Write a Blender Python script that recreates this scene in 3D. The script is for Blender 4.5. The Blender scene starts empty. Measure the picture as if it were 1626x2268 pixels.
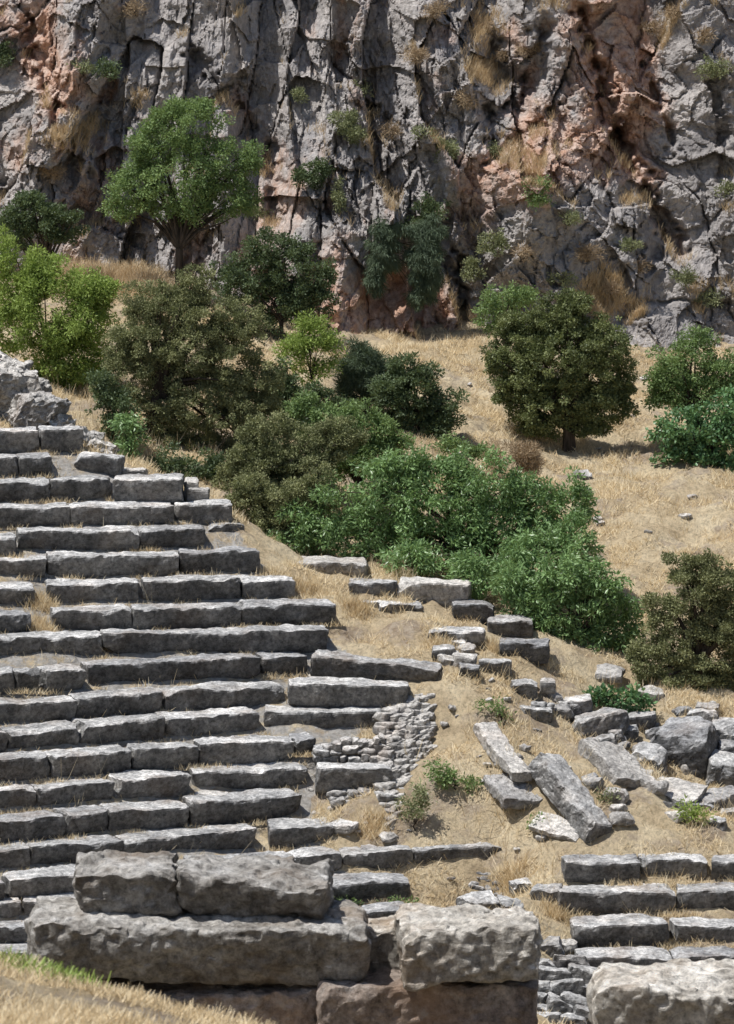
import bpy, math, numpy as np
from mathutils import Vector, Matrix, Euler
F=9100.0; PIT=math.atan(1134/F); CZ=20.0; CU=813.0; CV=1134.0
cp,sp=math.cos(PIT),math.sin(PIT)
S=bpy.context.scene
S.view_settings.view_transform='Standard'; S.view_settings.look='None'; S.view_settings.exposure=0

# ---------- surveying helpers (bearing + distance -> world metres) ----------
def dirv(u,v):
    return np.array([u-CU, F*cp+(CV-v)*sp, -F*sp+(CV-v)*cp])
def pt(u,v,d):
    w=dirv(u,v); w=w*(d/w[1]); return w+np.array([0,0,CZ])
def d_at_z(u,v,z):
    w=dirv(u,v); return (z-CZ)*w[1]/w[2]
def proj(P):
    x=P[:,0]; y=P[:,1]; z=P[:,2]-CZ
    f=y*cp-z*sp; up=y*sp+z*cp
    return CU+F*x/f, CV-F*up/f

# ---------- noise ----------
def hsh(ix,iy,iz,seed):
    M=0xFFFFFFFF
    h=(ix*374761393+iy*668265263+iz*2147483647+seed*974711)&M
    h=((h^(h>>13))*1274126177)&M
    h=((h^(h>>16))*2246822519)&M
    h=h^(h>>15)
    return (h&0xFFFFFF)/float(0xFFFFFF)
def vn(P,seed=0):
    P=np.asarray(P,float); I=np.floor(P).astype(np.int64); f=P-I; f=f*f*f*(f*(f*6-15)+10)
    r=0
    for a in (0,1):
        wx=f[:,0] if a else 1-f[:,0]
        for b in (0,1):
            wy=f[:,1] if b else 1-f[:,1]
            for c in (0,1):
                wz=f[:,2] if c else 1-f[:,2]
                r=r+wx*wy*wz*hsh(I[:,0]+a,I[:,1]+b,I[:,2]+c,seed)
    return r*2-1
def fbm(P,o=4,seed=0,g=0.5):
    r=0;a=1;P=np.asarray(P,float)
    for i in range(o):
        r=r+a*vn(P,seed+i*17); P=P*2.03+5.1; a*=g
    return r
def facets(x,y,seed,tilt=1.0):
    ix=np.floor(x).astype(np.int64); iy=np.floor(y).astype(np.int64)
    b1=np.full(x.shape,1e9); b2=b1.copy(); hh=np.zeros(x.shape); idd=np.zeros(x.shape)
    for a in(-1,0,1):
        for b in(-1,0,1):
            cx=ix+a; cy=iy+b; z0=np.zeros_like(cx)
            px=cx+hsh(cx,cy,z0,seed); py=cy+hsh(cx,cy,z0,seed+1)
            dx=x-px; dy=y-py; dd=dx*dx+dy*dy
            h=(hsh(cx,cy,z0,seed+2)-.5)+tilt*(dx*(hsh(cx,cy,z0,seed+3)-.5)*2+dy*(hsh(cx,cy,z0,seed+4)-.5)*2)
            m=dd<b1
            b2=np.where(m,b1,np.minimum(b2,dd)); hh=np.where(m,h,hh); idd=np.where(m,hsh(cx,cy,z0,seed+5),idd)
            b1=np.where(m,dd,b1)
    return hh,np.sqrt(b2)-np.sqrt(b1),idd

# ---------- mesh helper ----------
def mk(name,V,Q,mats,mi=None,attrs=None,smooth=False,origin=None,parent=None):
    V=np.asarray(V,np.float64); Q=np.asarray(Q,np.int32)
    o=np.zeros(3) if origin is None else np.asarray(origin,float)
    me=bpy.data.meshes.new(name)
    me.vertices.add(len(V)); me.vertices.foreach_set('co',(V-o).astype(np.float32).ravel())
    me.loops.add(Q.size); me.loops.foreach_set('vertex_index',Q.ravel())
    me.polygons.add(len(Q)); me.polygons.foreach_set('loop_start',np.arange(0,Q.size,4,dtype=np.int32))
    for m in mats: me.materials.append(m)
    if mi is not None: me.polygons.foreach_set('material_index',np.asarray(mi,np.int32))
    me.polygons.foreach_set('use_smooth',np.full(len(Q),smooth,dtype=bool))
    if attrs:
        for k,a in attrs.items():
            at=me.attributes.new(k,'FLOAT','POINT'); at.data.foreach_set('value',np.asarray(a,np.float32))
    me.update(calc_edges=True); me.validate()
    ob=bpy.data.objects.new(name,me); ob.location=o; S.collection.objects.link(ob)
    if parent: 
        ob.parent=parent; ob.location=o-np.array(parent.location)
    return ob
def empty(name,loc=(0,0,0)):
    e=bpy.data.objects.new(name,None); e.location=loc; e.empty_display_size=.3; S.collection.objects.link(e); return e
def gridq(nu,nv,off=0):
    i=np.arange(nu-1)[:,None]; j=np.arange(nv-1)[None,:]; a=i*nv+j
    return np.stack([a,a+nv,a+nv+1,a+1],-1).reshape(-1,4)+off

# ---------- materials ----------
class N:
    def __init__(s,name):
        s.m=bpy.data.materials.new(name); s.m.use_nodes=True; s.t=s.m.node_tree; s.t.nodes.clear()
        s.out=s.n('ShaderNodeOutputMaterial'); s.geo=s.n('ShaderNodeNewGeometry')
    def n(s,t,**k):
        x=s.t.nodes.new(t)
        for a,b in k.items(): setattr(x,a,b)
        return x
    def l(s,a,b): s.t.links.new(a,b)
    def setv(s,i,v):
        if isinstance(v,bpy.types.NodeSocket): s.l(v,i)
        else:
            if isinstance(v,(tuple,list)) and len(v)==3 and i.type=='RGBA': v=(*v,1)
            i.default_value=v
    def noise(s,sc,det=5,ro=.6,vec=None,stretch=None,dist=0):
        x=s.n('ShaderNodeTexNoise'); x.inputs['Scale'].default_value=sc; x.inputs['Detail'].default_value=det
        x.inputs['Roughness'].default_value=ro; x.inputs['Distortion'].default_value=dist
        v=vec or s.geo.outputs['Position']
        if stretch:
            mp=s.n('ShaderNodeMapping'); s.l(v,mp.inputs[0]); mp.inputs['Scale'].default_value=stretch[:3]
            if len(stretch)>3: mp.inputs['Rotation'].default_value=(0,stretch[3],0)
            v=mp.outputs[0]
        s.l(v,x.inputs['Vector']); return x.outputs['Fac']
    def ramp(s,f,st):
        x=s.n('ShaderNodeValToRGB'); e=x.color_ramp.elements
        while len(e)<len(st): e.new(.5)
        for q,(p,c) in zip(e,st):
            q.position=p; q.color=(c,c,c,1) if not isinstance(c,(tuple,list)) else (*c,1)
        s.l(f,x.inputs[0]); return x.outputs[0]
    def mix(s,f,a,b,mode='MIX'):
        x=s.n('ShaderNodeMix',data_type='RGBA',blend_type=mode)
        s.setv(x.inputs[0],f); s.setv(x.inputs[6],a); s.setv(x.inputs[7],b); return x.outputs[2]
    def math(s,op,a,b=0):
        x=s.n('ShaderNodeMath',operation=op); s.setv(x.inputs[0],a); s.setv(x.inputs[1],b); return x.outputs[0]
    def attr(s,nm): return s.n('ShaderNodeAttribute',attribute_name=nm).outputs['Fac']
    def bump(s,h,st,di):
        x=s.n('ShaderNodeBump'); x.inputs['Strength'].default_value=st; x.inputs['Distance'].default_value=di
        s.l(h,x.inputs['Height']); return x.outputs[0]
    def surf(s,c,rough=.9,nor=None,spec=.2,trans=0,tc=None):
        p=s.n('ShaderNodeBsdfPrincipled'); s.setv(p.inputs['Base Color'],c); s.setv(p.inputs['Roughness'],rough)
        p.inputs['Specular IOR Level'].default_value=spec
        if nor: s.l(nor,p.inputs['Normal'])
        o=p.outputs[0]
        if trans:
            t=s.n('ShaderNodeBsdfTranslucent'); s.setv(t.inputs[0],tc if tc is not None else c)
            mx=s.n('ShaderNodeMixShader'); mx.inputs[0].default_value=trans
            s.l(o,mx.inputs[1]); s.l(t.outputs[0],mx.inputs[2]); o=mx.outputs[0]
        s.l(o,s.out.inputs[0]); return s.m

def stone_mat(name,dark,mid,light,warm=0.25,warmc=(.30,.20,.12),lit_top=1.35,shade_side=.66):
    k=N(name); oi=k.n('ShaderNodeObjectInfo')
    a=k.noise(2.3,9,.7)
    c=k.ramp(a,[(.32,dark),(.5,mid),(.66,light)])
    b=k.noise(13,8,.78); c=k.mix(.9,c,k.ramp(b,[(.34,.30),(.5,1.0),(.64,1.6)]),'MULTIPLY')
    w=k.ramp(k.noise(1.1,5,.6),[(.5,0.0),(.72,1.0)]); w=k.math('MULTIPLY',w,warm*2)
    c=k.mix(w,c,warmc)
    li=k.ramp(k.noise(6.5,9,.78,dist=.4),[(.56,0.),(.62,1.)]); li=k.math('MULTIPLY',li,.6)
    c=k.mix(li,c,light)
    r=k.ramp(oi.outputs['Random'],[(0,(.72,.72,.73)),(.5,(1.,.985,.96)),(1,(1.25,1.23,1.2))])
    c=k.mix(1.0,c,r,'MULTIPLY')
    # pale tops, dark risers: sun/shade contrast painted into the colour, plus weathering
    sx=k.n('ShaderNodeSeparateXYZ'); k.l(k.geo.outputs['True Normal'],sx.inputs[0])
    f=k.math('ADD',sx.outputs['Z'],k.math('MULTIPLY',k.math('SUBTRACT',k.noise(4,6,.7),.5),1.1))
    c=k.mix(1.0,c,k.ramp(f,[(.15,shade_side),(.7,lit_top)]),'MULTIPLY')
    h=k.math('ADD',k.noise(7,10,.78),k.math('MULTIPLY',k.noise(34,5,.75),.4))
    return k.surf(c,.92,k.bump(h,1.0,.08),.1)
M_seat=stone_mat('weathered_grey_limestone',(.125,.126,.128),(.26,.26,.26),(.46,.455,.445),.12,lit_top=2.0)
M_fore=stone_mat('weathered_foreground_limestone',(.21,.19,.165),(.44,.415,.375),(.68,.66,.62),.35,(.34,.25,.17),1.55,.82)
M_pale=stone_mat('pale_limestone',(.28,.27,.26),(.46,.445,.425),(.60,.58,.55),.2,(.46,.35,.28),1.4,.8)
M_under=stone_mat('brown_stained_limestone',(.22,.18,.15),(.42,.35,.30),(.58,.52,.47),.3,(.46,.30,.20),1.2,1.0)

k=N('dry_grass_ground')
c=k.ramp(k.noise(.9,8,.65),[(.30,(.40,.31,.20)),(.45,(.64,.51,.33)),(.62,(.80,.67,.46))])
c=k.mix(.8,c,k.ramp(k.noise(15,8,.78,stretch=(1,.6,1)),[(.32,.36),(.5,1.0),(.68,1.3)]),'MULTIPLY')
gr=k.ramp(k.noise(.8,7,.72),[(.51,0.),(.60,.8)])
c=k.mix(gr,c,k.ramp(k.noise(7,6,.7),[(.4,(.34,.26,.195)),(.62,(.58,.49,.39))]))
dt=k.ramp(k.math('ADD',k.attr('dirt'),k.math('MULTIPLY',k.math('SUBTRACT',k.noise(2.5,5,.7),.5),1.6)),[(.40,0.),(.65,1.)])
c=k.mix(dt,c,k.ramp(k.noise(9,6,.7),[(.35,(.32,.30,.27)),(.6,(.60,.57,.53))]))
M_ground=k.surf(c,.95,k.bump(k.noise(20,7,.8),1.0,.10),.05)

k=N('straw')
c=k.ramp(k.attr('tint'),[(0,(.48,.36,.20)),(.5,(.76,.62,.40)),(1,(.88,.78,.57))])
M_straw=k.surf(c,.8,None,.1,.3)
k=N('orange_straw')
c=k.ramp(k.attr('tint'),[(0,(.48,.36,.21)),(.5,(.68,.53,.33)),(1,(.80,.68,.49))])
M_straw2=k.surf(c,.8,None,.1,.2)
k=N('bark'); M_bark=k.surf(k.ramp(k.noise(12,5,.7,stretch=(1,1,.2)),[(.35,(.03,.025,.02)),(.65,(.10,.08,.065))]),.95,None,.05)

k=N('cliff_rock')
a=k.noise(.8,11,.70)
c=k.ramp(a,[(.32,(.28,.26,.255)),(.46,(.45,.42,.405)),(.58,(.57,.53,.505)),(.72,(.68,.63,.59))])
st=k.noise(1.0,8,.68,stretch=(1.3,.8,.45,.3))
c=k.mix(k.ramp(st,[(.54,0.),(.66,.55)]),c,(.27,.27,.285))
red=k.math('ADD',k.attr('red'),k.math('MULTIPLY',k.math('SUBTRACT',k.noise(1.1,9,.74),.5),1.9))
rc=k.mix(k.ramp(k.noise(3,5),[(.4,0.),(.6,1.)]),(.66,.40,.28),(.72,.55,.46))
c=k.mix(k.ramp(red,[(.32,0.),(.8,.88)]),c,rc)
dr=k.math('ADD',k.attr('dry'),k.math('MULTIPLY',k.math('SUBTRACT',k.noise(3.,6,.7),.5),1.2))
c=k.mix(k.ramp(dr,[(.58,0.),(.85,.7)]),c,(.62,.51,.36))
c=k.mix(.85,c,k.ramp(k.noise(6,11,.8),[(.33,.42),(.5,1.0),(.66,1.35)]),'MULTIPLY')
h=k.math('ADD',k.noise(3.5,12,.76),k.math('MULTIPLY',k.noise(15,7,.8),.5))
M_cliff=k.surf(c,.95,k.bump(h,1.0,.12),.06)

def leaf_mat(name,c1,c2,rough=.6,spec=.3,tr=.25,g=2.1):
    k=N(name); c=k.mix(k.attr('tint'),tuple(x*g for x in c1),tuple(x*g for x in c2))
    return k.surf(c,rough,None,spec,tr,k.mix(.4,c,(.34,.44,.10)) if tr else None)
LM={
 'lime':leaf_mat('lime_leaves',(.08,.115,.025),(.20,.255,.07),.5,.3,.35),
 'almond':leaf_mat('almond_leaves',(.045,.074,.028),(.14,.195,.075),.5,.3,.3),
 'juniper':leaf_mat('juniper_scales',(.045,.052,.026),(.17,.175,.09),.8,.1,.15),
 'oak':leaf_mat('holm_oak_leaves',(.028,.038,.016),(.13,.145,.06),.5,.3,.18),
 'dark':leaf_mat('dark_shrub_leaves',(.022,.035,.018),(.09,.12,.058),.5,.3,.2,1.8),
 'blue':leaf_mat('broom_stems',(.03,.045,.03),(.10,.13,.08),.6,.2,.15,1.7),
 'bay':leaf_mat('bay_leaves',(.042,.074,.026),(.16,.245,.10),.38,.5,.28,2.0),
 'ivy':leaf_mat('ivy_leaves',(.028,.06,.027),(.085,.155,.065),.4,.4,.2),
 'gray':leaf_mat('sage_leaves',(.09,.10,.05),(.24,.255,.14),.7,.2,.2,1.45),
 'brown':leaf_mat('dead_twigs',(.14,.10,.06),(.34,.26,.17),.8,.1,0,1.5),
}

# ---------- theatre rows (front top edges; same level along each row) ----------
rows=[
 (78.0,955,[(-60,88,958,955,55),(90,188,955,953,55)]),
 (77.3,1010,[(-60,40,1014,1013,52),(42,115,1013,1011,50)]),
 (76.6,1062,[(-60,112,1068,1064,55),(113,247,1063,1060,54)]),
 (75.85,1118,[(-60,155,1126,1122,52),(157,388,1122,1118,52),(390,518,1116,1114,52)]),
 (75.1,1175,[(-60,38,1190,1188,52),(40,308,1180,1176,54),(309,458,1174,1171,52)]),
 (74.4,1229,[(-60,105,1240,1237,50),(107,398,1235,1229,54),(399,575,1228,1225,55)]),
 (73.7,1288,[(-60,78,1302,1298,55),(103,312,1294,1290,58),(313,533,1290,1287,57),(534,657,1286,1282,54)]),
 (72.95,1344,[(-60,70,1364,1358,52),(117,290,1354,1350,54),(293,537,1350,1344,54),(538,746,1343,1336,54)]),
 (72.25,1401,[(-60,228,1415,1408,58),(230,728,1408,1394,58)]),
 (71.5,1464,[(-60,40,1494,1490,55),(42,92,1490,1486,50),(100,192,1486,1480,55),(194,580,1475,1458,60),(582,682,1456,1451,52)]),
 (70.8,1520,[(-60,170,1560,1548,60),(171,366,1546,1532,62),(367,637,1531,1513,62),(641,908,1512,1520,56)]),
 (70.1,1580,[(-60,18,1628,1622,56),(20,180,1620,1608,60),(181,370,1607,1594,62),(371,578,1592,1577,60),(582,846,1575,1575,60)]),
 (69.35,1643,[(-60,115,1692,1680,60),(117,296,1679,1663,62),(298,443,1662,1652,56),(444,655,1651,1640,58),(656,704,1640,1637,40)]),
 (68.65,1708,[(-60,84,1754,1745,60),(86,255,1744,1730,62),(257,422,1729,1716,62),(426,685,1710,1698,58)]),
 (67.95,1772,[(-60,147,1824,1808,60),(149,244,1806,1797,60),(245,425,1796,1782,62),(426,672,1780,1762,62)]),
 (67.25,1840,[(-60,70,1888,1880,60),(71,275,1878,1862,62),(276,572,1860,1834,60),(598,740,1836,1832,56)]),
 (66.55,1900,[(-60,15,1956,1950,60),(20,220,1948,1934,62),(222,430,1933,1918,60),(432,655,1916,1900,60),(657,758,1898,1891,58),(760,918,1890,1883,60),(919,1112,1882,1872,62)]),
 (65.85,1962,[(-60,50,2002,1996,60),(52,260,1994,1985,60),(262,500,1984,1972,60),(502,720,1970,1958,60),(722,910,1956,1950,56)]),
 (65.15,2024,[(-60,100,2058,2052,60),(102,330,2050,2042,60),(335,600,2040,2032,60),(605,800,2030,2026,60),(805,905,2024,2022,50)]),
 (64.4,2085,[(-60,120,2112,2106,60),(122,400,2105,2096,60),(405,700,2095,2088,60)]),
 (63.7,2150,[(-60,200,2172,2164,60),(205,500,2163,2154,60),(505,800,2153,2150,60)]),
]
rowsR=[
 (66.4,1910,[(1250,1418,1914,1912,52),(1424,1572,1908,1904,58),(1575,1700,1908,1912,55)]),
 (65.7,1976,[(1237,1500,1978,1974,60),(1502,1700,1974,1974,60)]),
 (65.0,2048,[(1272,1485,2052,2048,56),(1487,1700,2048,2048,56)]),
 (64.3,2118,[(1283,1490,2122,2118,60),(1492,1720,2118,2116,60)]),
 (63.6,2186,[(1290,1500,2190,2186,60),(1502,1720,2186,2184,60)]),
]
ctrl=[]
placed=[]
for R,tag in ((rows,'L'),(rowsR,'R')):
    for (D,vr,bl) in R:
        z=pt(600 if tag=='L' else 1400,vr,D)[2]
        for (u0,u1,v0,v1,h) in bl:
            d0=d_at_z(u0,v0,z); d1=d_at_z(u1,v1,z)
            if abs(u0-641)<2 and abs(u1-908)<2: d0=d1=70.6
            P0=pt(u0,v0,d0); P1=pt(u1,v1,d1)
            placed.append((tag,P0,P1,h*d0/F))
            for Pp in (P0,P1): ctrl.append((Pp[0],Pp[1],Pp[2]-.43))
def C(u,v,d): p=pt(u,v,d); ctrl.append(tuple(p))
for a in [(0,940,80.5),(130,900,82.5),(300,1045,79.5),(500,1085,79),(-150,900,82),(150,760,88),(0,700,91),(250,640,93),(430,650,93),(600,700,93.5),
  (750,750,93.5),(900,758,93.5),(1000,850,89),(1050,950,86),(1100,760,94),(1250,1012,87),(1500,1050,85),(1626,1062,84.5),(1750,1070,84.5),(1400,1190,81),
  (1550,1230,80),(1700,1230,80),(1300,1330,77.5),(1450,1450,75),(1550,1565,73),(1700,1560,73),(1350,1610,71.8),(700,1245,77),(900,1250,77),(600,1170,78.5),(850,880,87),(700,900,86),
  (1000,1500,71.3),(1100,1440,73),(850,1410,73),(850,1350,74.2),(700,1290,75.5),(930,1440,72.6),(1100,1650,69.6),(1300,1850,67.2),(1200,1800,67.8),(1600,1800,69.0),(1500,1720,70.2),(1626,1650,71.5),(1750,1750,70),
  (1000,1700,68.8),(950,1850,67.2),(1150,1960,65.9),(1010,1998,65.8),(1010,1998,66.3),(1000,1640,70.0),(930,1840,67.6),(1170,2050,64.9),(1180,2150,63.8),(780,1800,67.9),(750,1900,67),(1400,1900,67.0),(1600,1890,67.0),(1000,2060,64.8),
  (1300,760,94),(1500,800,94),(1700,800,94),(-100,650,94.5),(-400,650,95),(2000,800,94),(1200,870,91),(1500,900,89.5)]: C(*a)
for x in (-14,-9,-4.5,0,4.5,9,14):
    for y,z in ((-2,18.6),(5,17.3),(14,15.3),(28,12.0),(34,10.7),(38,9.2),(44,6.4),(52,4.6),(59,4.4)):
        ctrl.append((x,y,z+(0 if y>30 or y<13 else -.12*x*(1 if x>0 else .4))))
for x,y,z in ((-14,66,6.0),(14,66,6.0),(-14,74,9.5),(14,74,8.2),(-14,84,11.2),(14,84,10.3),(-14,95,13.2),(14,95,12.3),(-14,110,14),(0,110,14),(14,110,14)):
    ctrl.append((x,y,z))
for a in ((-60,2120,22),(0,2138,22),(100,2165,22),(200,2190,22),(320,2230,22),(450,2275,22),(700,2350,22),(1100,2420,22),(1700,2500,22)): C(*a)
Cn=np.array(ctrl)
def tps_fit(X,Z,lam):
    n=len(X); d=np.hypot(X[:,None,0]-X[None,:,0],X[:,None,1]-X[None,:,1])
    K=np.where(d>0,d*d*np.log(d+1e-9),0)+lam*np.eye(n); Pm=np.c_[np.ones(n),X]
    A=np.block([[K,Pm],[Pm.T,np.zeros((3,3))]]); return np.linalg.solve(A,np.r_[Z,0,0,0])
X=Cn[:,:2]; W=tps_fit(X,Cn[:,2],.5)
gx=np.arange(-16,16.01,.4); gy=np.arange(-4,112.01,.4)
GX,GY=np.meshgrid(gx,gy,indexing='ij'); q=np.c_[GX.ravel(),GY.ravel()]
G=np.zeros(len(q))
for i in range(0,len(q),4000):
    qq=q[i:i+4000]; d=np.hypot(qq[:,None,0]-X[None,:,0],qq[:,None,1]-X[None,:,1])
    G[i:i+4000]=(d*d*np.log(d+1e-9))@W[:-3]+W[-3]+qq@W[-2:]
G=G.reshape(GX.shape)
G-=.50*np.exp(-((GX-1.5)/1.0)**4-((GY-66.45)/.75)**4)
def gnd0(x,y):
    x=np.clip(np.asarray(x,float),-15.9,15.9); y=np.clip(np.asarray(y,float),-3.9,111.9)
    fx=(x+16)/.4; fy=(y+4)/.4; i=np.floor(fx).astype(int); j=np.floor(fy).astype(int); fx=fx-i; fy=fy-j
    return G[i,j]*(1-fx)*(1-fy)+G[i+1,j]*fx*(1-fy)+G[i,j+1]*(1-fx)*fy+G[i+1,j+1]*fx*fy
def inseats(x,y):
    ex=np.interp(y,[60,64,66,67,68,69.5,71,72.5,74,76,78,79],[4,1.,1.8,-.5,-1.,-.8,.6,-.3,-1.2,-2.4,-4.5,-6])
    return (y<79)&(y>62)&(x<ex)
def gnd(x,y):
    x=np.atleast_1d(np.asarray(x,float)); y=np.atleast_1d(np.asarray(y,float))
    P=np.c_[x,y,x*0]; k_=np.where(inseats(x,y),.45,1.)*np.clip((y-24)/10,.25,1)
    return gnd0(x,y)+k_*(.13*fbm(P*.9,3,5)+.05*fbm(P*4,3,9))
def hit(u,v,dmin=58):
    w=dirv(u,v)/dirv(u,v)[1]; d=np.arange(dmin,100,.05)
    g=gnd(w[0]*d,d); z=CZ+w[2]*d; m=np.nonzero(z<g)[0]
    dd=d[m[0]] if len(m) else 95
    return np.array([w[0]*dd,dd,gnd(w[0]*dd,dd)[0]])
xs=np.r_[-400,-200,-100,-60,-40,-28,-20,-15,np.arange(-12,12.01,.08),15,20,28,40,60,100,200,400]
ys=np.r_[-200,-60,-20,-5,0,4,8,np.arange(11,40,.12),np.arange(40,58,.3),np.arange(58,97,.08),100,105,112,130,200,400]
A,B=np.meshgrid(xs,ys,indexing='ij')
V=np.c_[A.ravel(),B.ravel(),gnd(A.ravel(),B.ravel())]
mk('hillside_ground',V,gridq(len(xs),len(ys)),[M_ground],smooth=True,attrs={'dirt':np.where(inseats(A.ravel(),B.ravel()),.62,0.)})

# ---------- cliff ----------
SL=.44; Y0=94.6; ZB=12.6
xs=np.r_[np.arange(-150,-11,3.),np.arange(-10.6,10.6,.030),np.arange(11,150,3.)]
hs=np.r_[np.arange(-3,9.6,.030),np.arange(9.7,16,.25),np.arange(17,60,2.)]
A,H=np.meshgrid(xs,hs,indexing='ij'); x=A.ravel(); hh=H.ravel(); zz=ZB+hh
def cl_pt(u,v):
    d=Y0
    for i in range(5): d=Y0+SL*(pt(u,v,d)[2]-ZB)
    p=pt(u,v,d); return p[0],p[2]
P2=np.c_[x,zz,x*0]
w1=fbm(P2*.7,2,31); w2=fbm(P2*.7+9,2,33); w3=fbm(P2*4,3,35); w4=fbm(P2*4+4,3,36)
wx=x+.16*w1+.045*w3; wy=zz+.16*w2+.045*w4
sh=.40*np.tanh((x+2)/4)
a1=wx+sh*wy; b1_=wy-.2*wx
disp=.8*fbm(np.c_[a1*.3,zz*.16,x*0],3,41)
f1,e1,i1=facets(a1/1.9,b1_/3.4,7,1.4)
f5,e5,i5=facets((wx-.5*wy)/1.3+4,(wy+.4*wx)/1.1,57,1.6)
f2,e2,i2=facets(a1/.70+3,b1_/.95+1.7,17,1.6)
f3,e3,i3=facets(a1/.30+9,b1_/.36,27,1.7)
f4,e4,i4=facets(a1/.12,b1_/.13,37,1.7)
amp=.30+.75*np.clip(fbm(P2*.45,2,91)+.45,0,1)
disp+=.70*f1+.28*f5+amp*(.27*f2+.12*f3+.045*f4)
disp+=.22*np.exp(-(e1/.03)**2)*(i1>.5)+.08*np.exp(-(e2/.045)**2)*(i2>.7)
disp+=.09*fbm(P2*1.6,5,51,.6)+.02*fbm(P2*9,3,55,.6)
red=.07+.34*fbm(np.c_[a1*.45,zz*.28,x*0],3,71)+.20*(i2-.5)+.24*(i5-.5)
def seg(u0,v0,u1,v1,w):
    x0,z0=cl_pt(u0,v0); x1,z1=cl_pt(u1,v1); dx,dz=x1-x0,z1-z0; t=np.clip(((x-x0)*dx+(zz-z0)*dz)/(dx*dx+dz*dz),0,1)
    r=np.hypot(x-x0-t*dx,zz-z0-t*dz)+.16*w3+.1*w1; return np.exp(-(np.clip(r,0,None)/w)**2)
for (u0,v0,u1,v1,w,dp,rd) in [(1290,20,1370,300,.20,1.1,.7),(1370,300,1520,560,.18,.9,.4),(1100,120,1150,240,.28,1.1,.1),(1240,235,1060,370,.15,1.,0),
    (1085,250,1095,340,.2,1.,0),(1020,560,1025,730,.12,.8,0),(520,190,545,300,.2,.6,.1),(600,330,600,480,.25,.5,.1),(430,120,520,230,.12,.6,.1),(770,100,830,260,.12,.5,0),
    (1200,60,1180,200,.2,.7,.2),(1440,150,1500,330,.13,.6,.3),(1590,200,1626,420,.12,.4,0),(60,60,130,230,.14,.6,.4),(240,200,220,330,.15,.5,.3),
    (700,560,720,700,.2,.5,.1),(820,300,860,430,.14,.5,.0),(1340,420,1440,600,.10,.4,.2)]:
    g=seg(u0,v0,u1,v1,w); disp+=dp*g; red+=rd*seg(u0,v0,u1,v1,w*2.2)
def blob(u,v,ru,rv):
    x0,z0=cl_pt(u,v); s=95/F; return np.exp(-(((x-x0)/(ru*s))**2+((zz-z0)/(rv*s))**2))
disp+=.8*blob(880,620,75,80); red+=1.8*blob(880,700,110,80)
disp-=.9*blob(1190,400,120,130); red+=.9*blob(1180,350,120,110)
for (u,v,a,b,w) in [(60,60,120,120,.55),(170,180,60,60,.65),(560,520,60,120,.5),(800,120,40,200,.25),(1400,90,70,200,.5),(1330,280,60,160,.5),(650,640,90,80,.35),(1100,60,120,40,.3),(60,330,90,60,.5),(520,220,30,60,.45),(1040,430,60,80,.4)]:
    red+=w*blob(u,v,a,b)
disp-=.6*blob(430,120,150,120); red-=.4*blob(470,130,130,120)
disp+=.4*blob(650,380,90,130)
disp-=.5*blob(1560,420,80,200); red-=.6*blob(1560,350,90,250)
yy=Y0+SL*hh+disp
DX=np.gradient(yy.reshape(A.shape),axis=1)/np.gradient(H,axis=1)
k_=5; acc=0
for s_ in range(-k_,k_+1): acc=acc+np.roll(DX,s_,axis=1)
DXs=(acc/(2*k_+1)).ravel()
dry=np.clip(.40*(DXs-1.0),0,.5)+.55*np.clip(fbm(P2*1.3+3,3,111)-.55,0,1)
dry+=.6*blob(170,290,90,50)+.35*blob(1090,90,90,90)+.6*blob(1340,620,110,35)+.3*blob(1250,690,200,40)+.2*blob(930,60,80,120)+.5*blob(1450,650,160,45)+.25*blob(560,10,80,40)+.25*blob(890,300,70,40)+.2*blob(1500,60,100,80)
dry*=np.clip(.8+1.2*fbm(P2*1.8,3,97),.1,1.3)
CV_=np.c_[x,yy,zz]
mk('limestone_cliff',CV_,gridq(len(xs),len(hs)),[M_cliff],attrs={'red':red,'dry':dry})
inn=np.nonzero((np.abs(x)<10.3)&(hh<9.5)&(hh>-1))[0]; CI=CV_[inn]; cu,cvv=proj(CI); CD=dry[inn]
def on_cliff(u,v):
    i=np.argmin((cu-u)**2+(cvv-v)**2); return CI[i]

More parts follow.
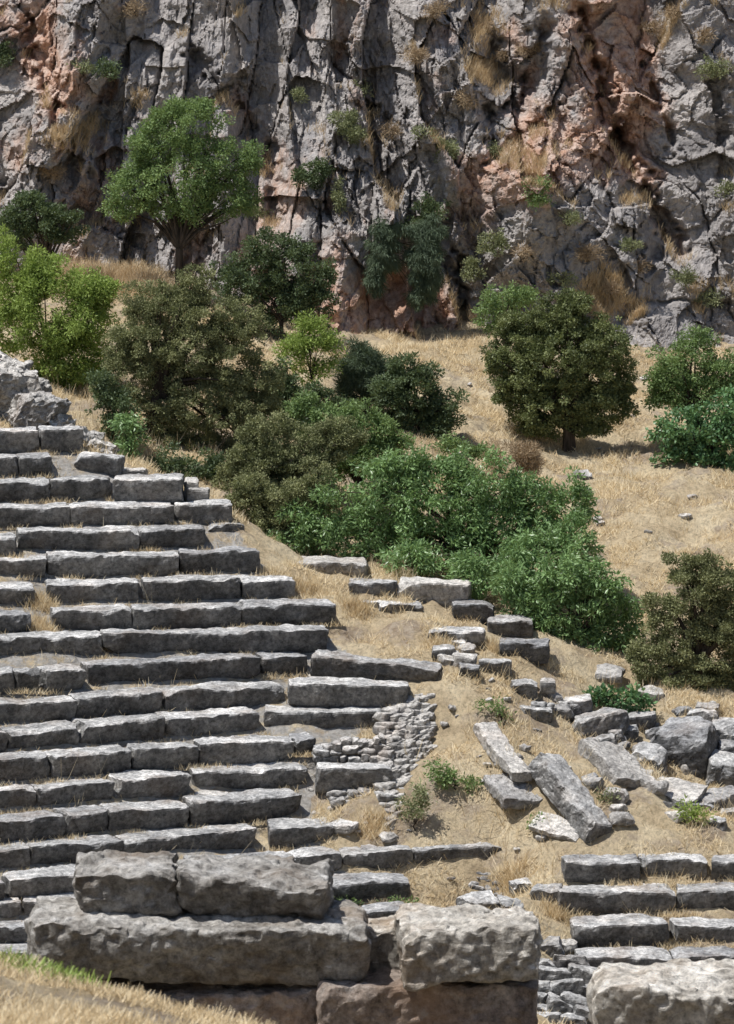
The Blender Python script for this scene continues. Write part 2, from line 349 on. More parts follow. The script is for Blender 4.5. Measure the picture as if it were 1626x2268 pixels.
# ---------- stones ----------
def box_surface(L,D,H,step):
    V=[];Q=[];off=0
    dims=(L,D,H)
    for ax in range(3):
        a,b=[i for i in range(3) if i!=ax]
        na=max(2,int(math.ceil(dims[a]/step)))+1; nb=max(2,int(math.ceil(dims[b]/step)))+1
        ga,gb=np.meshgrid(np.linspace(-.5,.5,na)*dims[a],np.linspace(-.5,.5,nb)*dims[b],indexing='ij')
        for s_ in (-1,1):
            p=np.zeros((ga.size,3)); p[:,a]=ga.ravel(); p[:,b]=gb.ravel(); p[:,ax]=s_*dims[ax]/2
            qd=gridq(na,nb,off)
            flip=(s_==-1)^(ax==1)
            if flip: qd=qd[:,::-1]
            V.append(p);Q.append(qd);off+=len(p)
    return np.concatenate(V),np.concatenate(Q)
def shape(L,D,H,step,r,amp,rng,cuts=2,taper=0,frac=(.80,.97)):
    V,Q=box_surface(L,D,H,step); o=rng.uniform(-500,500,3)
    half=np.array([L,D,H])/2
    ch=np.clip(vn(V*3.5+o,3)-.15,0,1)*3.8+np.clip(vn(V*9+o,4)-.1,0,1)*1.7
    rr=np.clip(r*(.6+ch),.008,min(half)*.9)[:,None]
    c=half-rr; qv=np.clip(V,-c,c); dl=V-qv; ln=np.linalg.norm(dl,axis=1,keepdims=True); V=qv+dl/np.maximum(ln,1e-6)*rr
    for i in range(cuts):
        n=rng.normal(size=3)*np.array([1/L,1/D,1/H])**.6; n/=np.linalg.norm(n)
        sup=np.abs(n)@half; off=sup*rng.uniform(*frac)
        ds=V@n-off-.02*vn(V*6+o,8); V=V-np.clip(ds,0,None)[:,None]*n
    if taper:
        t=np.clip(.5-V[:,2]/H,0,1); V[:,1]+=taper*t**1.6*(.5-V[:,1]/D)*1.0
    for fq,am,sd in ((1.7,amp,1),(5.5,amp*.6,2),(15,amp*.4,3)):
        V=V+am*np.c_[vn(V*fq+o,sd),vn(V*fq+o+77,sd),vn(V*fq+o+177,sd)]
    return V,Q
rngS=np.random.default_rng(5)
def edge_block(name,P0,P1,depth,h,mat,parent=None,step=.042,r=.03,amp=.028,cuts=2,taper=.18,frac=(.86,.98),rng=rngS):
    P0=np.array(P0);P1=np.array(P1); e=P1-P0; L=np.linalg.norm(e); ex=e/L; ey=np.cross([0,0,1],ex); ey/=np.linalg.norm(ey); ez=np.cross(ex,ey)
    V,Q=shape(L-.015,depth,h,step,r,amp,rng,cuts,taper,frac)
    c=(P0+P1)/2+ey*depth/2-ez*h/2
    return mk(name,c+V[:,0:1]*ex+V[:,1:2]*ey+V[:,2:3]*ez,Q,[mat],origin=c,parent=parent)
def rock(name,c,size,rot,mat,parent=None,step=.05,cuts=9,amp=.035,r=.04,frac=(.62,.92),seed=None):
    rng=np.random.default_rng(seed) if seed is not None else rngS
    V,Q=shape(*size,step,r,amp,rng,cuts,0,frac)
    R=np.array(Euler([math.radians(a) for a in rot]).to_matrix()); V=V@R.T+np.array(c)
    return mk(name,V,Q,[mat],origin=c,parent=parent)
th=empty('ancient_theatre_seating',tuple(pt(300,1500,71)))
th2=empty('ancient_theatre_seating',tuple(pt(1450,2050,65)))
for tag,P0,P1,h in placed:
    dz=rngS.uniform(-.02,.02); 
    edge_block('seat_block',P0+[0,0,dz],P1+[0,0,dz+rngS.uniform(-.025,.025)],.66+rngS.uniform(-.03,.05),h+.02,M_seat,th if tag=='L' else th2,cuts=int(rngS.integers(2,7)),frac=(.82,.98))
for (u0,v0,u1,v1,d0,d1,h,dp,m) in [
  (165,1008,262,1014,77.6,77.4,42,.55,M_seat),(250,1062,405,1060,76.3,76.3,56,.8,M_seat),(405,1066,438,1068,76.9,76.9,50,.6,M_pale),(412,1086,462,1086,76.6,76.6,34,.5,M_pale),
  (255,1040,325,1040,77.7,77.7,30,.5,M_pale),(462,1160,545,1162,75.9,76.1,60,.7,M_seat),
  (575,1246,810,1250,75.9,75.7,34,1.1,M_pale),(770,1290,880,1290,75.,75.,44,.6,M_seat),(880,1290,1040,1296,75.0,74.9,52,.7,M_pale),
  (740,1330,880,1338,74.6,74.6,30,.7,M_seat),(840,1338,942,1342,74.4,74.5,34,.6,M_seat),
  (1000,1342,1095,1340,0,0,44,.7,M_seat),(1082,1376,1184,1376,0,0,50,.7,M_seat),(1106,1424,1220,1426,0,0,48,.75,M_seat),(950,1395,1075,1400,0,0,42,.6,M_seat),
  (1060,1466,1135,1466,0,0,40,.5,M_seat),(1132,1512,1190,1514,0,0,46,.5,M_seat),(1228,1556,1312,1552,0,0,44,.6,M_seat),(1150,1568,1226,1572,0,0,34,.5,M_seat),(1194,1508,1232,1506,0,0,50,.4,M_pale),
  (960,1436,1012,1438,0,0,36,.4,M_seat),(1015,1475,1062,1480,0,0,30,.4,M_seat),(1290,1600,1375,1596,0,0,44,.5,M_seat),(1385,1590,1455,1586,0,0,42,.5,M_seat),
  (700,1702,870,1702,68.7,68.7,56,.6,M_seat),(842,1758,882,1762,68.2,68.3,34,.4,M_seat),(425,1756,500,1764,68.3,68.2,26,.4,M_pale)]:
    if d0==0: d0=d1=hit((u0+u1)/2,(v0+v1)/2+h*.85)[1]
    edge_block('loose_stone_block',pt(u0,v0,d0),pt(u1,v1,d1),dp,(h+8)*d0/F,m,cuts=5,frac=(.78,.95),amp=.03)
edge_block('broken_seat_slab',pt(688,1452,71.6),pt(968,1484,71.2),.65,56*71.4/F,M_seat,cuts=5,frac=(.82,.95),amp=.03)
def slab(u,v,size,rot,mat,lift=.1,name='fallen_stone_slab',**k):
    p=hit(u,v); p[2]+=lift; return rock(name,p,size,rot,mat,**k)
slab(1112,1690,(.42,1.7,.22),(22,6,24),M_pale,.14,cuts=3,frac=(.85,.97))
slab(1140,1765,(.85,.9,.18),(24,2,30),M_pale,.05,cuts=4,frac=(.8,.95))
slab(1265,1800,(.52,1.9,.42),(32,10,38),M_seat,.22,cuts=4,frac=(.8,.95))
slab(1370,1720,(.95,1.3,.25),(24,12,35),M_pale,.16,cuts=4,frac=(.8,.95))
slab(1235,1845,(.9,.5,.10),(22,10,-25),M_pale,.05,cuts=4)
L1=[(1320,1625,1.0,.8,.45,M_seat),(1510,1680,1.25,1.0,.85,M_seat),(1600,1640,.6,.6,.5,M_seat),(1440,1695,.6,.5,.4,M_seat),(1460,1640,.5,.5,.3,M_seat),
   (1610,1730,.7,.8,.6,M_seat),(1500,1765,1.1,.7,.2,M_pale),(1590,1780,1.0,.6,.25,M_pale),(1380,1640,.5,.4,.35,M_seat),(1340,1660,.4,.4,.3,M_seat),(1520,1800,.9,.5,.22,M_seat),(1160,1975,.45,.35,.25,M_seat),(1215,1985,.5,.35,.25,M_seat),(1060,2010,.6,.4,.25,M_seat),(1130,2010,.4,.4,.2,M_seat),
   (1225,2110,.42,.4,.3,M_pale),(1255,2110,.3,.3,.25,M_pale),(1620,1690,.6,.6,.5,M_seat),(1560,1610,.6,.5,.4,M_seat),(1350,1500,.5,.5,.18,M_pale),(1440,1545,.5,.5,.2,M_pale),(1370,1920,.3,.3,.12,M_pale),(815,1885,.3,.3,.12,M_pale),
   (760,1838,.45,.35,.15,M_seat),(860,1860,.3,.25,.1,M_pale),(1290,1060,.35,.3,.2,M_seat),(800,1980,.2,.2,.1,M_pale),(1300,1090,.2,.2,.1,M_pale)]
for i in range(22):
    t=rngS.random(); u=985+360*t+rngS.normal()*22; v=1440+190*t+rngS.normal()*20; s_=rngS.uniform(.12,.34); L1.append((u,v,s_*1.3,s_,s_*.7,M_seat if rngS.random()<.6 else M_pale))
for i in range(34):
    u=rngS.uniform(1250,1640); v=rngS.uniform(1560,1830)
    s_=rngS.uniform(.10,.36); L1.append((u,v,s_*1.3,s_,s_*.7,M_seat if rngS.random()<.5 else M_pale))
for i in range(60):
    u=rngS.uniform(690,1240); v=rngS.uniform(1500,2000)
    s_=rngS.uniform(.05,.15); L1.append((u,v,s_*1.3,s_,s_*.6,M_pale))
for i in range(26):
    u=rngS.uniform(950,1620); v=rngS.uniform(800,1230)
    s_=rngS.uniform(.06,.2); L1.append((u,v,s_*1.3,s_,s_*.6,M_pale))
for i,(u,v,sx,sy,sz,m) in enumerate(L1):
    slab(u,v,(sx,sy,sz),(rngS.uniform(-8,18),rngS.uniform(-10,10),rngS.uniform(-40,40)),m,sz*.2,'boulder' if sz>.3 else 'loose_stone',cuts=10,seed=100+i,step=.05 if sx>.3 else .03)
for i,(u,v,d,s_) in enumerate([(0,885,81.5,(1.5,1.4,1.5)),(75,925,80.5,(1.0,1.,.8)),(180,985,79.6,(1.0,.8,.6)),(-60,850,82.5,(1.4,1.4,1.8)),(225,1000,79.2,(.6,.5,.45)),(60,880,82,(.9,.9,.8)),(130,950,80.5,(.7,.6,.6))]):
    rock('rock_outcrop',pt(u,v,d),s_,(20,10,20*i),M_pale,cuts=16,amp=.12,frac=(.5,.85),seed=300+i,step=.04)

def rubble(name,cs,sz,mat,seed,depth=.3):
    rng=np.random.default_rng(seed); cs=[pt(*c) for c in cs]
    TL,TR,BR,BL=cs; w=(np.linalg.norm(TR-TL)+np.linalg.norm(BR-BL))/2; h=(np.linalg.norm(BL-TL)+np.linalg.norm(BR-TR))/2
    nr=max(1,round(h/sz[1])); VV=[];QQ=[];off=0
    for r_ in range(nr):
        s_=-.02*rng.random()
        while s_<1:
            ws=sz[0]*rng.uniform(.45,1.6)/w; s2=s_+ws/2; t=(r_+.5+rng.uniform(-.22,.22))/nr
            p=(TL*(1-s2)+TR*s2)*(1-t)+(BL*(1-s2)+BR*s2)*t
            if s2<1.02:
                V,Q=shape(ws*w*1.1,depth,h/nr*rng.uniform(.7,1.3),.035,.03,.03,rng,8,0,(.65,.95))
                ex=(TR-TL)/np.linalg.norm(TR-TL); ex[2]*=.3; ex/=np.linalg.norm(ex); ey=np.cross([0,0,1],ex); ey/=np.linalg.norm(ey); ez=np.cross(ex,ey)
                c=p+ey*(depth/2+rng.uniform(-.07,.07)); an=rng.normal()*.15
                e1_=ex*math.cos(an)+ez*math.sin(an); e3_=ez*math.cos(an)-ex*math.sin(an)
                VV.append(c+V[:,0:1]*e1_+V[:,1:2]*ey+V[:,2:3]*e3_); QQ.append(Q+off); off+=len(V)
            s_+=ws
    mk(name,np.concatenate(VV),np.concatenate(QQ),[mat])
rubble('rubble_retaining_wall',[(858,1590,70.1),(962,1535,71.0),(955,1690,69.5),(872,1845,67.6)],(.20,.13),M_pale,1)
rubble('rubble_retaining_wall',[(700,1655,69.35),(852,1630,69.5),(866,1700,69.1),(700,1682,69.3)],(.17,.12),M_seat,2)
rubble('rubble_retaining_wall',[(920,1940,67.3),(1112,1932,67.3),(1112,1998,66.9),(920,2002,66.9)],(.22,.15),M_seat,3)
rubble('rubble_retaining_wall',[(1180,2135,64.1),(1300,2135,64.1),(1310,2290,62.6),(1180,2290,62.6)],(.42,.27),M_seat,6)
rubble('rubble_retaining_wall',[(730,1752,68.75),(880,1752,68.75),(885,1790,68.4),(730,1790,68.4)],(.2,.14),M_pale,7)

# ---------- foreground wall ----------
fw=empty('ancient_stone_wall',tuple(pt(600,2150,34.3)))
def fb(u0,v0,u1,v1,d,hpx,dp,m=M_fore,nm='wall_block',**k):
    kk=dict(step=.020,r=.045,amp=.045,cuts=4,taper=.10,frac=(.84,.96)); kk.update(k)
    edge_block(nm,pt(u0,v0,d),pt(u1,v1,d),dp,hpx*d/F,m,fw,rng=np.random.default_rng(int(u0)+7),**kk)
fb(160,1942,383,1934,34.1,98,1.05,cuts=9,r=.07,frac=(.76,.92),amp=.06)
fb(396,1940,730,1962,34.1,98,.95,cuts=6,r=.06,amp=.055,frac=(.78,.94),taper=.2)
fb(60,2048,812,2052,33.9,148,1.15,r=.06,amp=.055,taper=.25,cuts=5,frac=(.88,.97))
fb(812,2064,903,2066,34.5,105,.8,cuts=9,amp=.05,frac=(.72,.92))
fb(893,2066,1196,2066,33.7,135,1.1,cuts=6,amp=.06,r=.06)
fb(300,2206,704,2200,34.1,140,.9,M_under,taper=0)
fb(708,2186,1192,2192,33.9,150,.9,M_under,taper=0,cuts=3)
fb(60,2210,298,2206,34.1,140,.9,M_under,taper=0)
fb(1325,2190,1660,2196,32.2,140,1.0,cuts=6,r=.07,amp=.05)
fb(1662,2180,1960,2186,32.4,140,1.0,cuts=6,r=.08,amp=.05)
fb(250,2030,370,2034,34.5,28,.5,cuts=8,r=.03)

# ---------- vegetation ----------
def tubes(paths):
    VV=[];QQ=[];off=0; ns=6; ang=np.arange(ns)*2*math.pi/ns
    for pts,rad in paths:
        pts=np.array(pts); n=len(pts); t=np.gradient(pts,axis=0); t/=np.linalg.norm(t,axis=1,keepdims=True)+1e-9
        a=np.cross(t,[.3,.9,.1]); a/=np.linalg.norm(a,axis=1,keepdims=True)+1e-9; b=np.cross(t,a)
        ring=pts[:,None]+np.array(rad)[:,None,None]*(np.cos(ang)[None,:,None]*a[:,None]+np.sin(ang)[None,:,None]*b[:,None])
        VV.append(ring.reshape(-1,3))
        i=np.arange(n-1)[:,None]; j=np.arange(ns)[None,:]; j2=(j+1)%ns
        QQ.append(np.stack([i*ns+j,i*ns+j2,(i+1)*ns+j2,(i+1)*ns+j],-1).reshape(-1,4)+off); off+=n*ns
    return np.concatenate(VV),np.concatenate(QQ)
def unit(a): return a/(np.linalg.norm(a,axis=1,keepdims=True)+1e-9)
KP={ # leaf length, aspect, clump radius, cover, droop
 'lime':(.08,2.8,.19,1.25,.0),'almond':(.068,2.2,.17,1.1,-.1),'juniper':(.050,2.0,.13,1.6,.25),'oak':(.056,1.7,.14,1.75,0),'dark':(.064,2.,.16,1.45,0),
 'blue':(.14,9,.17,2.2,.4),'bay':(.10,2.8,.18,1.4,-.35),'ivy':(.09,1.4,.18,1.5,-.1),'gray':(.065,2.6,.15,1.1,.2),'brown':(.12,12,.2,1.6,.2)}
def plant(name,kind,d,lobes,base_u=None,seed=0,trunk=.09,cover=1,base=None,fork=.35,nl=None,droop=None,sparse=0):
    rng=np.random.default_rng(seed+1000); ll,asp,cr,cv0,dr=KP[kind]; dr=dr if droop is None else droop
    s=d/F; Ls=[]
    for lb in lobes:
        u,v,ru,rv=lb[:4]; dd=d+(lb[4] if len(lb)>4 else 0); Ls.append((pt(u,v,dd),np.array([ru*s,(ru*.5+rv*.5)*s*.8,rv*s])))
    cent=[];P=[];D_=[];T=[]
    larea=ll*ll/asp*.5
    for c,r in Ls:
        area=4*math.pi*((r[0]*r[1])**1.6/3+(r[0]*r[2])**1.6/3+(r[1]*r[2])**1.6/3)**(1/1.6)
        M=int(max(8,area/(cr*cr*2.4)*(1-sparse*.5)))
        dv=unit(rng.normal(size=(M,3))); rad=rng.uniform(.3,1.0,M)**.5
        rad*=1+.38*vn(dv*2.6+seed*3.3,seed)+.10*rng.normal(size=M)
        cc=c+dv*rad[:,None]*np.maximum(r-cr*.4,r*.5)
        cent.append(cc); n=int(area*cv0*cover/larea)
        cs=cr*rng.uniform(.35,1.35,M); pw=cs**2; ci=rng.choice(M,n,p=pw/pw.sum()); od=unit(rng.normal(size=(n,3)))
        off=od*(cs[ci]*rng.random(n)**.5)[:,None]*[1,1,.75]
        P.append(cc[ci]+off); D_.append(unit(.35*unit(cc[ci]-c)+.6*od+[0,0,dr]+.75*rng.normal(size=(n,3))))
        ct=rng.random(M); T.append(.6*ct[ci]+.4*rng.random(n))
    P=np.concatenate(P);a=np.concatenate(D_);T=np.concatenate(T); n=len(P)
    b=unit(np.cross(a,unit(rng.normal(size=(n,3))+[0,0,.4])))
    L=ll*rng.uniform(.6,1.3,n)[:,None]; Wd=L/asp*.5
    nn=np.cross(a,b)
    V=np.stack([P,P+a*L*.45+b*Wd,P+a*L-nn*L*.12,P+a*L*.45-b*Wd],1).reshape(-1,3)
    Q=np.arange(4*n).reshape(-1,4); mi=np.zeros(n,int); tint=np.repeat(T,4)
    cent=np.concatenate(cent)
    if base is None:
        bu=base_u if base_u is not None else lobes[0][0]
        bx=pt(bu,lobes[0][1],d)[0]; base=np.array([bx,d,gnd(bx,d)[0]-.1])
    top=Ls[0][0].copy(); fk=base+(top-base)*fork; fk[0]=base[0]*.7+fk[0]*.3
    paths=[]
    m=(fk+base)/2+[rng.uniform(-.05,.05),0,0]
    if trunk>0:
        paths.append(([base,m,fk],[trunk*1.25,trunk,trunk*.85]))
        k_=nl or min(26,max(8,len(cent)//8))
        for i in rng.choice(len(cent),min(k_,len(cent)),replace=False):
            e=cent[i]; dv=e-fk; p1=fk+dv*.35+[0,0,.10*np.linalg.norm(dv)]+rng.normal(size=3)*.05; p2=fk+dv*.7+[0,0,.08*np.linalg.norm(dv)]+rng.normal(size=3)*.06
            paths.append(([fk-[0,0,.03],p1,p2,e],[trunk*.5,trunk*.3,trunk*.16,trunk*.05]))
        tv,tq=tubes(paths); Q=np.concatenate([Q,tq+len(V)]); V=np.concatenate([V,tv]); mi=np.r_[mi,np.ones(len(tq),int)]; tint=np.r_[tint,np.zeros(len(tv))]
    return mk(name,V,Q,[LM[kind],M_bark],mi=mi,attrs={'tint':tint},origin=base)

plant('almond_tree','almond',92,[(400,390,105,90),(420,285,80,65),(325,320,50,50),(505,360,70,65),(300,420,70,60),(490,440,75,55),(390,240,42,30),(258,462,45,34),(560,350,26,36),(545,445,35,40),(300,370,40,40),(450,230,30,22),(350,270,40,30),(400,470,80,30)],396,1,trunk=.10,fork=.42,cover=.9,nl=34)
plant('lime_green_shrub','lime',84.5,[(120,680,120,110),(40,640,80,80),(190,690,70,90),(90,600,60,50),(150,800,80,80),(20,740,60,60),(0,560,40,60),(220,650,45,50),(120,840,70,50),(200,800,50,50)],120,2,trunk=.06)
plant('dark_evergreen_shrub','dark',92.5,[(80,480,75,50),(140,500,55,50),(60,440,40,30),(30,520,60,40)],100,3,cover=1.1)
plant('juniper_tree','juniper',82,[(420,760,90,110),(330,760,80,100),(520,800,80,100),(290,850,75,80),(450,900,120,90),(360,950,70,60),(540,900,65,80),(330,670,60,50),(430,635,45,50),(530,710,65,50),(450,1000,80,45),(560,980,60,60),(400,690,60,60),(280,760,45,60),(600,860,35,60),(340,1000,50,40)],335,4,trunk=.13,fork=.5,nl=40,cover=.95)
plant('oak_shrub','dark',90.5,[(650,610,80,80),(560,600,65,65),(700,670,50,60),(620,680,70,60),(600,540,50,35),(520,640,50,50),(660,550,40,30),(720,620,30,40)],620,5,cover=.9,trunk=.06,nl=24)
plant('small_almond_tree','lime',85.5,[(690,750,70,45),(650,780,45,45),(735,780,35,45),(700,720,45,28),(680,820,50,35)],690,6,cover=.6,trunk=.03,fork=.5)
plant('spanish_broom','blue',86,[(800,810,58,60),(840,830,50,50),(800,870,60,40)],810,7,droop=-.2)
plant('evergreen_shrub','dark',85,[(920,870,80,75),(970,920,60,60),(860,890,50,60),(900,820,45,40),(940,950,70,40)],920,8,cover=1.2)
plant('holm_oak_tree','oak',87,[(1240,800,125,120),(1150,790,80,85),(1320,820,80,100),(1240,705,75,55),(1225,890,110,75),(1335,905,75,55),(1135,860,50,50),(1190,940,55,28),(1310,735,45,40),(1165,720,45,38),(1300,945,60,28),(1380,870,30,50),(1270,665,40,28),(1105,800,30,40)],1262,9,trunk=.14,fork=.3,cover=1.1,nl=30)
plant('pale_green_shrub','almond',92,[(1120,670,60,42),(1090,700,38,42),(1160,655,40,25)],1120,10,cover=.8)
plant('green_shrub','almond',87.5,[(1520,800,80,60),(1600,840,70,60),(1480,850,45,50),(1450,870,35,45),(1660,820,60,60),(1540,750,50,25),(1550,870,90,40)],1530,11)
plant('ivy_shrub','ivy',85.8,[(1540,950,85,60),(1610,980,70,80),(1490,990,45,45),(1640,910,70,60),(1560,1000,60,40)],1560,12)
plant('bay_shrub','bay',77.3,[(980,1110,120,100),(1060,1080,95,85),(880,1100,90,90),(1120,1180,120,100),(980,1200,140,60,-.2),(740,1140,100,80,.2),(670,1170,75,70,.3),(800,1190,110,60,0),(1210,1150,90,80),(1190,1250,110,90,-1.0),(1080,1270,110,60,-1.4),(900,1030,70,40),(1270,1110,50,60),(1270,1210,60,80,-.5),(640,1200,60,45,0),(850,1050,60,50),(960,1030,60,35),(1150,1080,60,50),(920,1240,80,35,-.9)],1060,13,trunk=.09,nl=50,cover=.85)
plant('bay_shrub','bay',74.9,[(1250,1360,85,90),(1180,1340,70,70),(1330,1320,80,60),(1375,1360,50,50),(1300,1440,65,55),(1350,1400,60,45),(1230,1280,70,70),(1130,1300,60,50),(1230,1450,40,40),(1310,1270,50,40),(1400,1400,30,30),(1290,1490,30,25,-.4)],1280,33,trunk=.07,nl=30,cover=.9)
plant('low_juniper','juniper',79.5,[(620,1010,95,70),(560,1080,60,90),(700,1000,80,65),(640,1110,100,80),(740,965,60,45),(540,1010,40,50),(600,950,60,45),(520,1060,40,50)],640,14,cover=1.0)
plant('low_juniper','juniper',77.6,[(580,1150,70,75),(640,1120,70,60),(560,1090,50,55),(610,1190,50,40),(700,1090,60,50),(530,1120,35,50)],600,34,cover=1.0,trunk=.05)
plant('sage_green_shrub','almond',80.5,[(790,940,70,50),(730,930,60,45),(840,960,45,45),(700,960,50,40),(820,1010,80,50),(670,900,45,35),(750,1020,60,50),(880,1000,45,40),(780,980,70,50)],790,15,cover=1.1,trunk=.03)
plant('dark_evergreen_shrub','dark',84,[(640,900,60,60),(700,880,50,40),(620,850,40,50),(760,910,50,40),(680,930,60,50)],640,28,cover=1.1,trunk=.03)
plant('dark_evergreen_shrub','dark',81,[(250,900,50,55),(270,960,50,55),(230,850,35,40)],250,29,cover=1.,trunk=.03)
plant('dark_evergreen_shrub','dark',80,[(430,1040,70,40),(370,1030,50,35),(500,1050,60,45)],430,35,cover=1.1,trunk=.03)
plant('juniper_tree','juniper',73.8,[(1540,1330,80,70),(1490,1420,70,60),(1580,1430,80,80),(1600,1290,60,60),(1440,1480,55,45),(1530,1500,90,50),(1650,1370,70,120),(1510,1265,45,40),(1620,1510,70,40),(1570,1240,35,25),(1460,1340,45,35),(1420,1450,35,30)],1545,16,trunk=.12,nl=36,cover=.95)
plant('dark_leafy_shrub','ivy',72.2,[(1370,1545,65,32),(1320,1540,35,22),(1430,1560,30,20)],1370,17,cover=.8,trunk=.03)
plant('young_shrub','bay',79.8,[(290,970,35,55),(270,930,25,25)],290,18,cover=.8,trunk=.03)
plant('dry_brown_shrub','brown',83,[(1130,1010,65,38),(1170,1030,35,25)],1130,19,trunk=.02)
plant('green_shrub','almond',83.5,[(1010,985,45,28),(1060,1000,35,22)],1010,20,trunk=.02)
def foot(u,v,kind,lobes,seed,name='weed_clump',**k):
    p=hit(u,v); plant(name,kind,p[1],lobes,u,seed,trunk=.012,base=p,**k)
foot(1010,1750,'almond',[(1010,1715,50,28),(970,1700,30,22),(1050,1740,30,20)],21,cover=.6,sparse=.5)
foot(1540,1830,'lime',[(1545,1805,32,22),(1520,1790,18,18)],22,cover=.6,sparse=.5)
foot(1185,1840,'almond',[(1185,1822,20,14)],23,cover=.6)
foot(920,1840,'gray',[(920,1790,40,35),(940,1750,25,25)],24,cover=.6)
foot(1110,1600,'almond',[(1090,1560,45,18),(1120,1585,25,12)],25,cover=.35)
foot(760,2015,'almond',[(780,2005,40,9),(720,2000,15,20),(880,2000,35,9)],26,cover=.6)
foot(1340,1780,'gray',[(1345,1765,18,20)],27,cover=.5)
def cplant(name,kind,lobes,seed,out=.55,**k):
    u,v=lobes[0][:2]; p=on_cliff(u,v); plant(name,kind,p[1]-out,lobes,u,seed,base=p+[0,.1,-.2],trunk=.03,fork=.5,**k)
cplant('hanging_shrub','blue',[(845,535,26,50),(835,600,18,60),(865,560,16,50),(925,570,24,70),(955,590,24,85),(930,655,26,45),(900,505,60,20),(960,510,26,40)],31,out=.5,droop=-1.4,cover=.8)
cplant('cliff_shrub','dark',[(950,465,40,34),(890,500,50,18),(840,515,34,16)],32,out=.5,cover=.8)
cplant('cliff_shrub','dark',[(690,385,42,32),(660,395,25,20),(715,375,22,25)],33,cover=.8)
cplant('cliff_shrub','almond',[(1190,430,30,38),(1205,400,18,16)],34,cover=.8)
cplant('cliff_shrub','gray',[(765,265,34,34),(790,300,25,30)],35)
cplant('cliff_shrub','dark',[(238,152,24,28)],36,cover=.8)
cplant('cliff_shrub','gray',[(1090,540,32,38)],37,cover=.8)
cplant('cliff_shrub','gray',[(1045,600,30,26)],38)
cplant('cliff_shrub','gray',[(990,330,26,36)],39)
cplant('cliff_shrub','gray',[(1515,615,28,22)],40)
cplant('cliff_shrub','brown',[(920,120,24,18)],41)
cplant('cliff_shrub','gray',[(1580,150,45,28)],42,cover=.6)
cplant('cliff_shrub','gray',[(750,440,12,45)],43,droop=-.6)
cplant('cliff_shrub','dark',[(5,110,20,35)],44)
cplant('cliff_shrub','gray',[(660,210,18,20)],45)
cplant('cliff_shrub','gray',[(1400,540,26,24)],46,cover=.6)
for i,(u,v,k_) in enumerate([(1120,120,'brown'),(1070,60,'brown'),(1180,110,'brown'),(870,290,'brown'),(930,290,'gray'),(1300,560,'brown'),(580,470,'gray'),(960,20,'brown'),(1500,30,'brown'),(1440,60,'brown'),(300,20,'brown'),(1240,620,'gray'),(1420,590,'brown'),(800,190,'gray'),(180,150,'gray'),(1560,80,'brown'),
   (1350,640,'brown'),(1580,660,'gray'),(1160,560,'brown'),(1260,480,'gray'),(120,380,'brown'),(1030,220,'brown'),(1090,330,'gray'),(1610,420,'gray')]):
    cplant('cliff_shrub',k_,[(u,v,22+6*(i%3),14+5*(i%2))],60+i,out=.2,cover=.5)

# ---------- grasses ----------
def blades(P,h,w,lean,rng):
    n=len(P); th_=rng.uniform(0,2*math.pi,n); ln=lean*rng.uniform(.3,1.4,n); ax=np.c_[np.cos(th_)*ln,np.sin(th_)*ln,np.ones(n)]; ax=unit(ax)*h[:,None]
    ph=rng.uniform(0,math.pi,n); b=np.c_[np.cos(ph),np.sin(ph),np.zeros(n)]*w
    V=np.stack([P-b,P+b,P+ax+b*.3,P+ax-b*.3],1).reshape(-1,3)
    return V,np.arange(4*n).reshape(-1,4)
rg=np.random.default_rng(77)
def grass(name,n,xr,yr,hr,w,lean,mat,dens=None,seed=0,lift=-.01,c0=.28,c1=1.6):
    rng=np.random.default_rng(seed); x=rng.uniform(*xr,n); y=rng.uniform(*yr,n)
    dn=fbm(np.c_[x*1.6,y*1.6,x*0],3,seed+3); keep=rng.random(n)<np.clip(c0+c1*dn,.03,1)
    if dens is not None: keep&=rng.random(n)<dens(x,y)
    x=x[keep];y=y[keep];dn=dn[keep]
    h=rng.uniform(*hr,len(x))*(.7+.6*np.clip(dn,0,1)); P=np.c_[x,y,gnd(x,y)+lift]
    V,Q=blades(P,h,w,lean,rng); t=np.clip(rng.random(len(x))*.8+.2*dn+.1,0,1)
    mk(name,V,Q,[mat],attrs={'tint':np.repeat(t,4)})
def seatzone(x,y): return np.where(inseats(x,y),.12,1.)
grass('dry_grass',450000,(-9.5,9.5),(60,95),(.05,.22),.008,1.3,M_straw,seatzone,1)
grass('tall_dry_grass',70000,(-9,9),(60,95),(.2,.42),.006,.6,M_straw,lambda x,y:np.clip(.2+1.5*fbm(np.c_[x*.8,y*.8,x*0],3,8),0,1)*np.where(inseats(x,y),.1,1),2)
grass('foreground_dry_grass',130000,(-2.8,.2),(17,25),(.04,.13),.004,1.2,M_straw,None,3,c0=.7,c1=.8)
def tuft_patch(name,pts,n,h,mat,seed,spread,lean=.5):
    rng=np.random.default_rng(seed); PP=[]
    for p in pts:
        o=rng.normal(size=(n,3))*np.array(spread)*[1,1,0]; P=np.array(p)+o; P[:,2]=gnd(P[:,0],P[:,1]); PP.append(P)
    P=np.concatenate(PP); V,Q=blades(P,rng.uniform(h*.4,h,len(P)),.007,lean,rng)
    mk(name,V,Q,[mat],attrs={'tint':np.repeat(rng.random(len(P)),4)})
tuft_patch('tall_orange_grass',[hit(u,v) for u,v in ((210,640),(250,640),(300,650),(340,660),(180,620),(280,630))],1800,.60,M_straw2,5,(.35,.5,0),.8)
tuft_patch('tall_dry_grass_clump',[hit(u,v) for u,v in ((790,1350),(620,1290),(680,1310),(1240,2030),(1130,1960),(830,1840),(90,1400),(95,1345),(1100,1440),(980,1440))],500,.28,M_straw,6,(.15,.12,0),.8)
rj=np.random.default_rng(12); PJ=[]
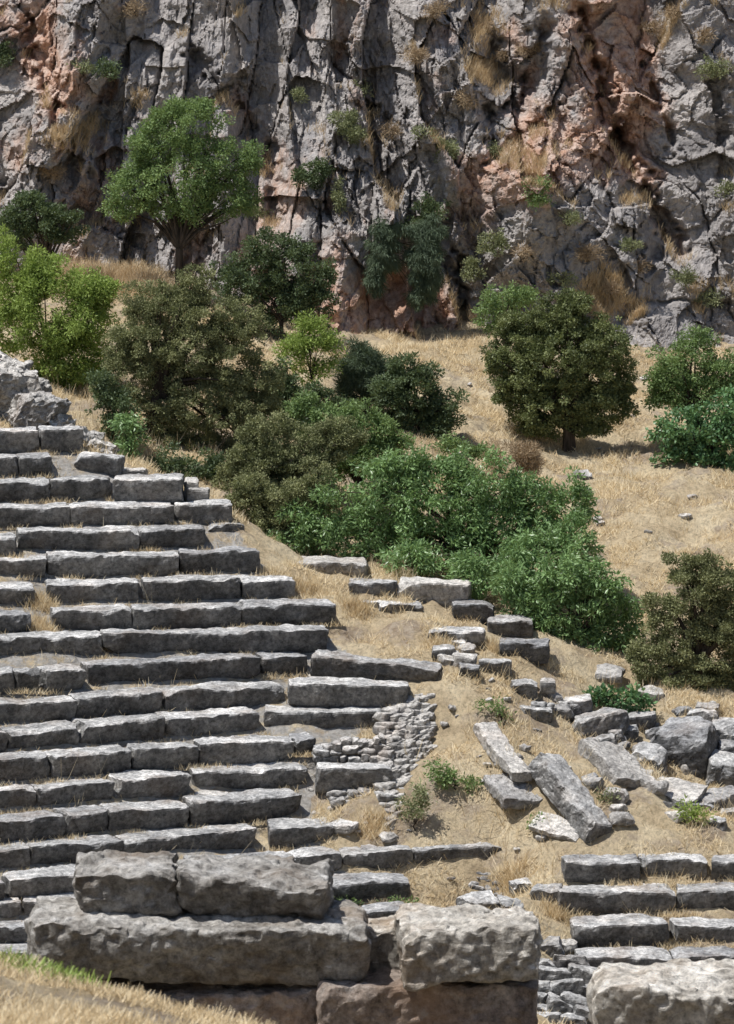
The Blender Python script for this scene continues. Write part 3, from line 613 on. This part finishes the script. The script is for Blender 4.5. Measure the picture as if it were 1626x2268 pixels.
for tag,P0,P1,h in placed:
    for _ in range(int(rj.integers(1,6))):
        t=rj.random() if rj.random()<.6 else rj.choice([0.,1.]); c_=P0*(1-t)+P1*t; o=rj.normal(size=(45,3))*[.13,.03,0]; q_=c_+o+[0,-.06,-h+.02]; PJ.append(q_)
PJ=np.concatenate(PJ); V,Q=blades(PJ,rj.uniform(.05,.16,len(PJ)),.006,1.,rj); mk('joint_dry_grass',V,Q,[M_straw],attrs={'tint':np.repeat(rj.random(len(PJ)),4)})
w=np.clip(CD-.28,0,1)*(cvv<800); w/=w.sum(); ii=rg.choice(len(CI),30000,p=w)
Pc=CI[ii]+rg.normal(size=(len(ii),3))*.02; V,Q=blades(Pc,rg.uniform(.08,.24,len(ii)),.007,.7,rg)
V=V.reshape(-1,4,3); V[:,2:,1]-=.07; mk('cliff_dry_grass',V.reshape(-1,3),Q,[M_straw2],attrs={'tint':np.repeat(rg.random(len(ii)),4)})
rngm=np.random.default_rng(9); Pm=[]
for u,v in ((40,2145),(100,2165),(150,2185),(20,2135)):
    p=pt(u,v,22); o=rngm.normal(size=(300,3))*[.10,.2,0]; q_=p+o; q_[:,2]=gnd(q_[:,0],q_[:,1]); Pm.append(q_)
Pm=np.concatenate(Pm); V,Q=blades(Pm,rngm.uniform(.03,.13,len(Pm)),.008,1.,rngm); mk('green_weeds',V,Q,[LM['lime']],attrs={'tint':np.repeat(rngm.random(len(Pm)),4)})

# ---------- light ----------
s=Vector((-.40,-.13,.89)).normalized()
L=bpy.data.lights.new('sun','SUN'); L.energy=5.0; L.angle=math.radians(.53); L.color=(1,.975,.935)
lo=bpy.data.objects.new('sun',L); lo.rotation_euler=s.to_track_quat('Z','Y').to_euler(); lo.location=(0,50,60); S.collection.objects.link(lo)
w=bpy.data.worlds.new('World'); S.world=w; w.use_nodes=True; nt=w.node_tree; bg=nt.nodes['Background']
sk=nt.nodes.new('ShaderNodeTexSky'); sk.sky_type='NISHITA'; sk.sun_disc=False; sk.sun_elevation=math.asin(s.z); sk.sun_rotation=math.atan2(s.x,s.y)
nt.links.new(sk.outputs[0],bg.inputs[0]); bg.inputs[1].default_value=.09
cam=bpy.data.cameras.new('camera'); co=bpy.data.objects.new('camera',cam); S.collection.objects.link(co)
co.location=(0,0,CZ); co.rotation_euler=(math.pi/2-PIT,0,0); cam.sensor_fit='HORIZONTAL'; cam.sensor_width=24; cam.lens=24*F/1626
cam.clip_start=.5; cam.clip_end=1500
cam.dof.use_dof=True; cam.dof.focus_distance=73; cam.dof.aperture_fstop=9
S.camera=co
print('faces',sum(len(o.data.polygons) for o in S.objects if o.type=='MESH'))
